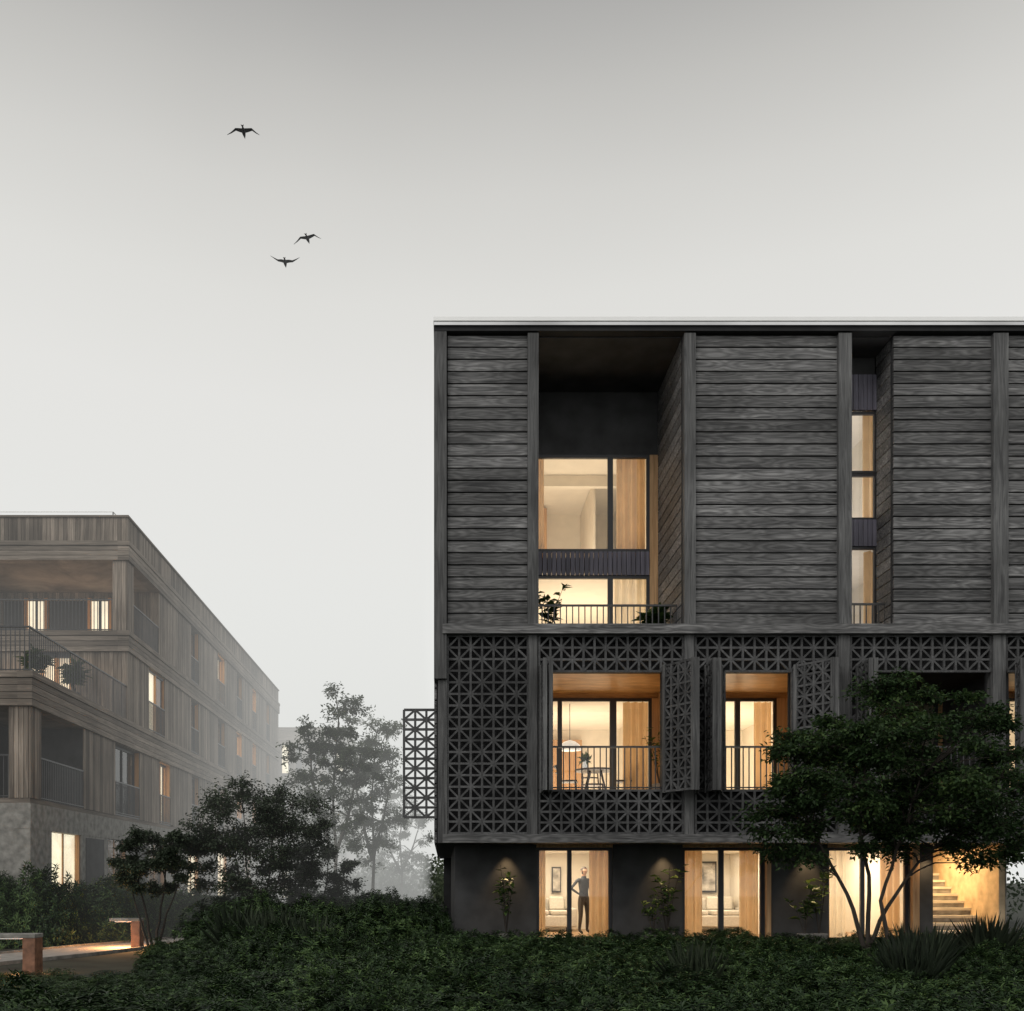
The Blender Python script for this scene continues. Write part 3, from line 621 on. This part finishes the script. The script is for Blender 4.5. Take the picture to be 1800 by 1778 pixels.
GC=empty('ground_cover',(-6,14,0))
for k in range(170):
    yy=random.uniform(11.2,15.6); xx=random.uniform(-.29*yy-4,-.27*yy+.1)
    if (Vector((xx,yy))-Vector((-6.9,16.2))).length<.9: continue
    shrub(xx,yy,random.uniform(.45,.8),random.uniform(.14,.28),GC)
for k in range(60):
    yy=random.uniform(16.2,21.5); xx=-.28*yy+random.uniform(-.4,.3)
    if xx<-7.7: continue
    shrub(xx,yy,random.uniform(.5,.9),random.uniform(.18,.4),GC)
OG=empty('ornamental_grass',(4,13,0))
for (gx0,gy0,hh) in ((6.6,13.5,.95),(7.0,14.2,.9),(6.1,12.6,.8),(-3.0,17,1.1),(-3.9,18.5,1.1),(9.0,16,1.0),(-2.2,15.6,1.0),(8.1,11.5,.9),(3.2,12.2,.8)):
    n=200; a=rng.uniform(0,6.28,n); tl=rng.uniform(.05,.65,n); d=np.stack([np.cos(a)*tl,np.sin(a)*tl,np.ones(n)],1)
    leafobj('grass_blades',np.stack([gx0+np.cos(a)*.08,gy0+np.sin(a)*.08,np.zeros(n)],1),d,rng.normal(0,1,(n,3)),hh*rng.uniform(.7,1.15,n),np.full(n,.012),'leafD',OG,droop=.2)
def potted(x,y,z,h,nl,ls,seed,pot=True,wide=.35,name='potted_plant'):
    random.seed(seed); E=empty(name,(x,y,z)); mb=MB(); ph=.0
    if pot:
        ph=.32; mb.tube([(x,y,z),(x,y,z+.3),(x,y,z+.32)],[.13,.18,.17],'pot',14)
    P=[];Dn=[]
    for s in range(6):
        a=random.uniform(0,6.28); e=Vector((x+math.cos(a)*wide*random.uniform(.3,1),y+math.sin(a)*wide*random.uniform(.3,1),z+ph+h*random.uniform(.6,1))); b=Vector((x,y,z+ph*.9)); m=b.lerp(e,.5)+Vector((0,0,h*.12))
        mb.tube([b,m,e],[.012,.008,.004],'bark',5)
        for k in range(nl):
            t=random.uniform(.3,1); q=(m.lerp(e,(t-.5)*2) if t>.5 else b.lerp(m,t*2)); P.append(tuple(q)); Dn.append((random.gauss(0,1),random.gauss(0,1),random.gauss(.3,.4)))
    mb.obj('pot_and_stems',E,smooth=False); n=len(P); leafobj('leaves',np.array(P),np.array(Dn),np.tile([0,0,1.0],(n,1))+rng.normal(0,.2,(n,3)),ls*rng.uniform(.7,1.2,n),ls*.5*rng.uniform(.8,1.1,n),'leafP',E)
potted(ex(890,21),21,.15,1.5,14,.18,1); potted(ex(1148,20.9),20.9,.15,.9,12,.16,2); potted(ex(1172,21.1),21.1,.15,1.5,14,.2,3); potted(ex(1415,21),21,.15,1.1,12,.2,4); potted(ex(1440,21.1),21.1,.15,1.7,12,.2,5)
potted(ex(965,21),21,6.6,1.15,18,.22,6); potted(ex(1150,21),21,6.6,.6,30,.35,7,wide=.25)
potted(-11.6,27.5,7.0,.9,26,.35,8,wide=.3); potted(-11.2,29.3,7.0,.9,26,.4,9,wide=.3)
potted(ex(1158,22.1),22.0,3.5,1.4,12,.14,10)
# ================================================================== FURNITURE
def chair(x,y,z,a):
    E=empty('dining_chair',(x,y,z)); mb=MB(); R=Matrix.Rotation(a,3,'Z')
    def T(p): return R@Vector(p)+Vector((x,y,z))
    for sx in (-.2,.2):
        mb.tube([T((sx*1.15,-.2,0)),T((sx,-.18,.45))],[.016,.02],'chair',6); mb.tube([T((sx*1.15,.24,0)),T((sx,.19,.45)),T((sx*.95,.27,.84))],[.016,.02,.016],'chair',6)
    mb.obox(T((0,0,.46)),R@Vector((.22,0,0)),R@Vector((0,.22,0)),Vector((0,0,.02)),'chair')
    mb.tube([T((-.2,.26,.8)),T((0,.31,.82)),T((.2,.26,.8))],[.035,.04,.035],'chair',6); mb.tube([T((-.2,.24,.66)),T((0,.28,.67)),T((.2,.24,.66))],[.018,.02,.018],'chair',6)
    mb.obj('seat_back_legs',E)
fx=3.6;fz=ob;fy=22.95
E=empty('dining_table',(fx,fy,fz)); mb=MB(); mb.tube([(fx,fy,fz+.71),(fx,fy,fz+.75)],[.48,.49],'chair',28)
for a in range(4): c,s_=math.cos(a*1.571+.6),math.sin(a*1.571+.6); mb.tube([(fx+c*.42,fy+s_*.42,fz),(fx+c*.18,fy+s_*.18,fz+.71)],[.022,.026],'chair',6)
mb.obj('top_and_legs',E)
chair(fx-.66,fy-.05,fz,1.4); chair(fx+.66,fy-.05,fz,-1.5); chair(fx+.05,fy+.75,fz,.1)
E=empty('vase_with_flowers',(fx-.25,fy,fz+.75)); mb=MB(); mb.tube([(fx-.25,fy,fz+.75),(fx-.25,fy,fz+.83),(fx-.25,fy,fz+.93),(fx-.25,fy,fz+.96)],[.04,.075,.04,.045],'white',12); mb.obj('vase',E)
n=60; leafobj('flowers',np.array([[fx-.25,fy,fz+.96]]*n)+rng.normal(0,.03,(n,3)),rng.normal(0,.6,(n,3))+[0,0,.8],rng.normal(0,1,(n,3)),rng.uniform(.1,.22,n),rng.uniform(.04,.08,n),'leafP',E)
E=empty('pendant_lamp',(3.05,23.4,5.2)); mb=MB(); mb.tube([(3.05,23.4,5.9),(3.05,23.4,5.0)],[.008,.008],'frame',5)
mb.tube([(3.05,23.4,5.02),(3.05,23.4,4.98),(3.05,23.4,4.9),(3.05,23.4,4.78)],[.03,.14,.24,.3],'white',20); mb.obj('shade_and_cord',E,smooth=True)
def sofa(x,y,z,w):
    E=empty('sofa',(x,y,z)); mb=MB(); mb.box(x-w/2,x+w/2,y-.4,y+.4,z+.12,z+.42,'fabric'); mb.box(x-w/2,x+w/2,y+.42,y+.62,z+.12,z+.85,'fabric')
    for s in (-1,1): mb.box(x+s*(w/2+.02),x+s*(w/2+.2),y-.4,y+.6,z+.12,z+.6,'fabric')
    for s in (-.25,.25): mb.box(x+s*w-w*.22,x+s*w+w*.22,y-.38,y+.3,z+.43,z+.55,'fabric'); mb.box(x+s*w-w*.2,x+s*w+w*.2,y+.25,y+.4,z+.56,z+.9,'fabric')
    for s in (-1,1): mb.box(x+s*w*.45-.03,x+s*w*.45+.03,y-.3,y-.24,z,z+.12,'chair')
    mb.obj('upholstery',E,bevel=.04)
sofa(2.75,25.4,.3,1.0); sofa(6.9,25.4,.3,1.7)
# ================================================================== PERSON
def person(x,y,z,h,yaw):
    E=empty('person',(x,y,z)); k=h/1.72
    V=[];Ed=[];R=[]
    def add(p,r,prev=None):
        V.append(p);R.append(r)
        if prev is not None: Ed.append((prev,len(V)-1))
        return len(V)-1
    pel=add((0,0,.94),.135); wa=add((0,.0,1.10),.115,pel); ch=add((0,0,1.30),.135,wa); nb=add((0,0,1.44),.075,ch); nk=add((0,-.01,1.52),.052,nb); hd=add((0,-.02,1.60),.07,nk)
    for s in (-1,1):
        hp=add((s*.095,0,.88),.10,pel); kn=add((s*.11,-.02,.49),.062,hp); an=add((s*.12,.02,.09),.042,kn); to=add((s*.14,-.15,.03),.033,an)
        sh=add((s*.175,0,1.405),.058,ch)
        if s<0: el=add((s*.36,.05,1.17),.042,sh); wr=add((s*.20,-.06,1.03),.028,el); dirv=Vector((.5,-.5,-.3)).normalized()
        else: el=add((s*.24,.03,1.13),.042,sh); wr=add((s*.25,-.06,.90),.028,el); dirv=Vector((0,-.25,-1)).normalized()
        w=Vector(V[wr]); pm=add(tuple(w+dirv*.05),.030,wr)
        sd=Vector((0,1,0)).cross(dirv).normalized()
        for q,l in ((-.03,.06),(-.01,.075),(.01,.07),(.028,.055)):
            a=add(tuple(w+dirv*.085+sd*q),.009,pm); add(tuple(w+dirv*(.085+l)+sd*q*1.2+Vector((0,-.01,0))),.007,a)
        a=add(tuple(w+dirv*.05+sd*-.04),.010,pm); add(tuple(w+dirv*.09+sd*-.06),.008,a)
    me=bpy.data.meshes.new('body'); rot=Matrix.Rotation(yaw,3,'Z')
    me.from_pydata([tuple(rot@Vector(v)*k+Vector((x,y,z))) for v in V],Ed,[]); o=bpy.data.objects.new('body',me); scene.collection.objects.link(o)
    sk=o.modifiers.new('skin','SKIN'); 
    for i,r in enumerate(R): me.skin_vertices[0].data[i].radius=(r*k,r*k*.85)
    me.skin_vertices[0].data[0].use_root=True
    sb=o.modifiers.new('sub','SUBSURF'); sb.levels=1; sb.render_levels=1
    m,nt,b=newmat('clothed_body'); tc=N(nt,'ShaderNodeTexCoord'); sp=N(nt,'ShaderNodeSeparateXYZ'); nt.links.new(tc.outputs['Object'],sp.inputs[0])
    mr=N(nt,'ShaderNodeMapRange'); mr.inputs[1].default_value=z; mr.inputs[2].default_value=z+h; nt.links.new(sp.outputs[2],mr.inputs[0])
    r=ramp(nt,[(0,(.02,.02,.02)),(.05,(.06,.05,.045)),(.57,(.045,.05,.06)),(.86,(.40,.25,.18))]); r.color_ramp.interpolation='CONSTANT'; nt.links.new(mr.outputs[0],r.inputs[0]); nt.links.new(r.outputs[0],b.inputs['Base Color']); b.inputs['Roughness'].default_value=.9
    me.materials.append(m); par(o,E)
    hm=MB(); c=Vector((0,-.02,1.615)); nu,nv=16,12
    def hp(th,ph):
        p=Vector((math.sin(ph)*math.cos(th)*.078,math.sin(ph)*math.sin(th)*.098,math.cos(ph)*.118))
        if p.z<-.03: p.x*=.85; p.y*=.88
        if p.y<-.085 and -.03<p.z<.02 and abs(p.x)<.02: p.y-=.022
        return rot@(c+p)*k+Vector((x,y,z))
    for i in range(nu):
        for j in range(nv):
            a0,a1=2*math.pi*i/nu,2*math.pi*(i+1)/nu; b0,b1=math.pi*j/nv,math.pi*(j+1)/nv
            cy=math.sin((a0+a1)/2); hairy=(j<4) or (cy>-.25 and j<9)
            hm.face([hp(a0,b0),hp(a0,b1),hp(a1,b1),hp(a1,b0)],'hair' if hairy else 'skin')
    for s in (-1,1):
        e=rot@(c+Vector((s*.03,-.09,.0)))*k+Vector((x,y,z)); hm.tube([e,e+rot@Vector((0,-.008,0))],[.010,.006],'hair',8)
        e=rot@(c+Vector((s*.078,.0,-.01)))*k+Vector((x,y,z)); hm.tube([e+Vector((0,0,.03)),e,e-Vector((0,0,.03))],[.006,.014,.006],'skin',6)
    e=c+Vector((0,-.088,-.06)); hm.tube([rot@(e+Vector((q,0,0)))*k+Vector((x,y,z)) for q in (-.022,0,.022)],[.003,.006,.003],'skin',6)
    e=rot@(c+Vector((0,.10,.05)))*k+Vector((x,y,z)); hm.tube([e-Vector((0,0,.035)),e,e+Vector((0,0,.035))],[.012,.04,.012],'hair',8)
    hm.obj('head',E,smooth=True)
person(ex(1026,24.0),24.0,.3,1.66,.5)
# ================================================================== BIRDS
def bird(u,v,y,span,droop,yaw,roll):
    x,z=ex(u,y),ez(v,y); E=empty('bird',(x,y,z)); mb=MB(); R=Matrix.Rotation(roll,3,'Y')@Matrix.Rotation(yaw,3,'Z')
    def T(p): return R@(Vector(p)*span)+Vector((x,y,z))
    mb.tube([T((0,.27,0)),T((0,.2,.01)),T((0,.08,.0)),T((0,-.08,0)),T((0,-.2,0))],[.012*span,.035*span,.055*span,.045*span,.012*span],'bird',8)
    mb.face([T((-.015,-.15,0)),T((.015,-.15,0)),T((.05,-.27,0)),T((0,-.24,.0)),T((-.05,-.27,0))],'bird')
    mb.tube([T((0,.27,0)),T((0,.31,-.005))],[.012*span,.003*span],'bird',5)
    for s in (-1,1):
        pr=[(0.03,.10,-.09,0.02),(.13,.13,-.03,.07),(.25,.13,.02,.10+droop*.1),(.38,.06,.0,.06-droop*.6),(.50,-.03,-.045,.02-droop*1.2)]
        for a,b in zip(pr,pr[1:]):
            for dz in (0,.012):
                mb.face([T((s*a[0],a[1],a[3]+dz)),T((s*b[0],b[1],b[3]+dz)),T((s*b[0],b[2],b[3])),T((s*a[0],a[2],a[3]))],'bird')
    mb.obj('body_and_wings',E)
bird(428,231,30,1.0,.14,.05,-.03); bird(540,419,30,.88,.14,-.12,-.12); bird(501,461,30,.9,-.12,.06,.02)
# ================================================================== MIST (absorbing volume; its own emission stands in for scattered light)
def mist(name,x0,x1,y0,y1,z0,z1,sig,Lum):
    mb=MB(); M['_f']=m=bpy.data.materials.new('mist'); m.use_nodes=True; nt=m.node_tree; nt.nodes.clear(); o=N(nt,'ShaderNodeOutputMaterial')
    ab=N(nt,'ShaderNodeVolumeAbsorption'); ab.inputs['Color'].default_value=(0,0,0,1); ab.inputs['Density'].default_value=sig
    em=N(nt,'ShaderNodeEmission'); em.inputs[0].default_value=(*Lum,1); em.inputs[1].default_value=sig
    ad=N(nt,'ShaderNodeAddShader'); nt.links.new(ab.outputs[0],ad.inputs[0]); nt.links.new(em.outputs[0],ad.inputs[1]); nt.links.new(ad.outputs[0],o.inputs['Volume'])
    mb.box(x0,x1,y0,y1,z0,z1,'_f'); return mb.obj(name)
mist('mist',-150,-.6,22.0,220,-.5,18,.0058,(.75,.755,.73))
mist('mist',-8.6,-.65,29,200,-.4,11,.014,(.72,.73,.705))
# ================================================================== WORLD / LIGHT / CAMERA
w=bpy.data.worlds.new('World'); scene.world=w; w.use_nodes=True; nt=w.node_tree; nt.nodes.clear()
o=N(nt,'ShaderNodeOutputWorld'); bg=N(nt,'ShaderNodeBackground')
sky=N(nt,'ShaderNodeTexSky',sky_type='NISHITA'); sky.sun_disc=False; sky.sun_elevation=math.radians(40); sky.sun_rotation=math.radians(215)
hs=N(nt,'ShaderNodeHueSaturation'); hs.inputs['Saturation'].default_value=.1; hs.inputs['Value'].default_value=.07; nt.links.new(sky.outputs[0],hs.inputs['Color'])
tc=N(nt,'ShaderNodeTexCoord'); sp=N(nt,'ShaderNodeSeparateXYZ'); nt.links.new(tc.outputs['Generated'],sp.inputs[0])
cn=N(nt,'ShaderNodeTexNoise'); cn.inputs['Scale'].default_value=1.6; cn.inputs['Detail'].default_value=3; nt.links.new(tc.outputs['Generated'],cn.inputs['Vector'])
cm=N(nt,'ShaderNodeMath',operation='MULTIPLY_ADD'); cm.inputs[1].default_value=.07; nt.links.new(cn.outputs['Fac'],cm.inputs[0]); nt.links.new(sp.outputs[2],cm.inputs[2])
r=ramp(nt,[(0.035,(.86,.87,.845)),(.30,(.85,.855,.83)),(.485,(.83,.825,.80)),(.56,(.78,.775,.745)),(.62,(.69,.683,.655)),(.67,(.57,.563,.54)),(.715,(.43,.426,.415)),(.8,(.36,.36,.36)),(1,(.36,.36,.36))])
nt.links.new(cm.outputs[0],r.inputs[0])
mx=N(nt,'ShaderNodeMix',data_type='RGBA'); mx.inputs[0].default_value=.08; nt.links.new(r.outputs[0],mx.inputs[6]); nt.links.new(hs.outputs[0],mx.inputs[7])
nt.links.new(mx.outputs[2],bg.inputs[0]); bg.inputs[1].default_value=1.0; nt.links.new(bg.outputs[0],o.inputs[0])
sl=bpy.data.lights.new('sun','SUN'); sl.energy=.7; sl.angle=math.radians(25); sl.color=(1,.96,.9); so=bpy.data.objects.new('sun',sl); scene.collection.objects.link(so)
so.rotation_euler=(math.radians(50),0,math.radians(-35))
cd=bpy.data.cameras.new('camera'); cd.sensor_width=36; cd.lens=34; cd.shift_x=120/1800; cd.shift_y=661/1800; cd.clip_end=3000
co=bpy.data.objects.new('camera',cd); co.location=(0,0,EYE); co.rotation_euler=(math.pi/2,0,0); scene.collection.objects.link(co); scene.camera=co
scene.view_settings.view_transform='Standard'; scene.view_settings.look='None'; scene.view_settings.exposure=0
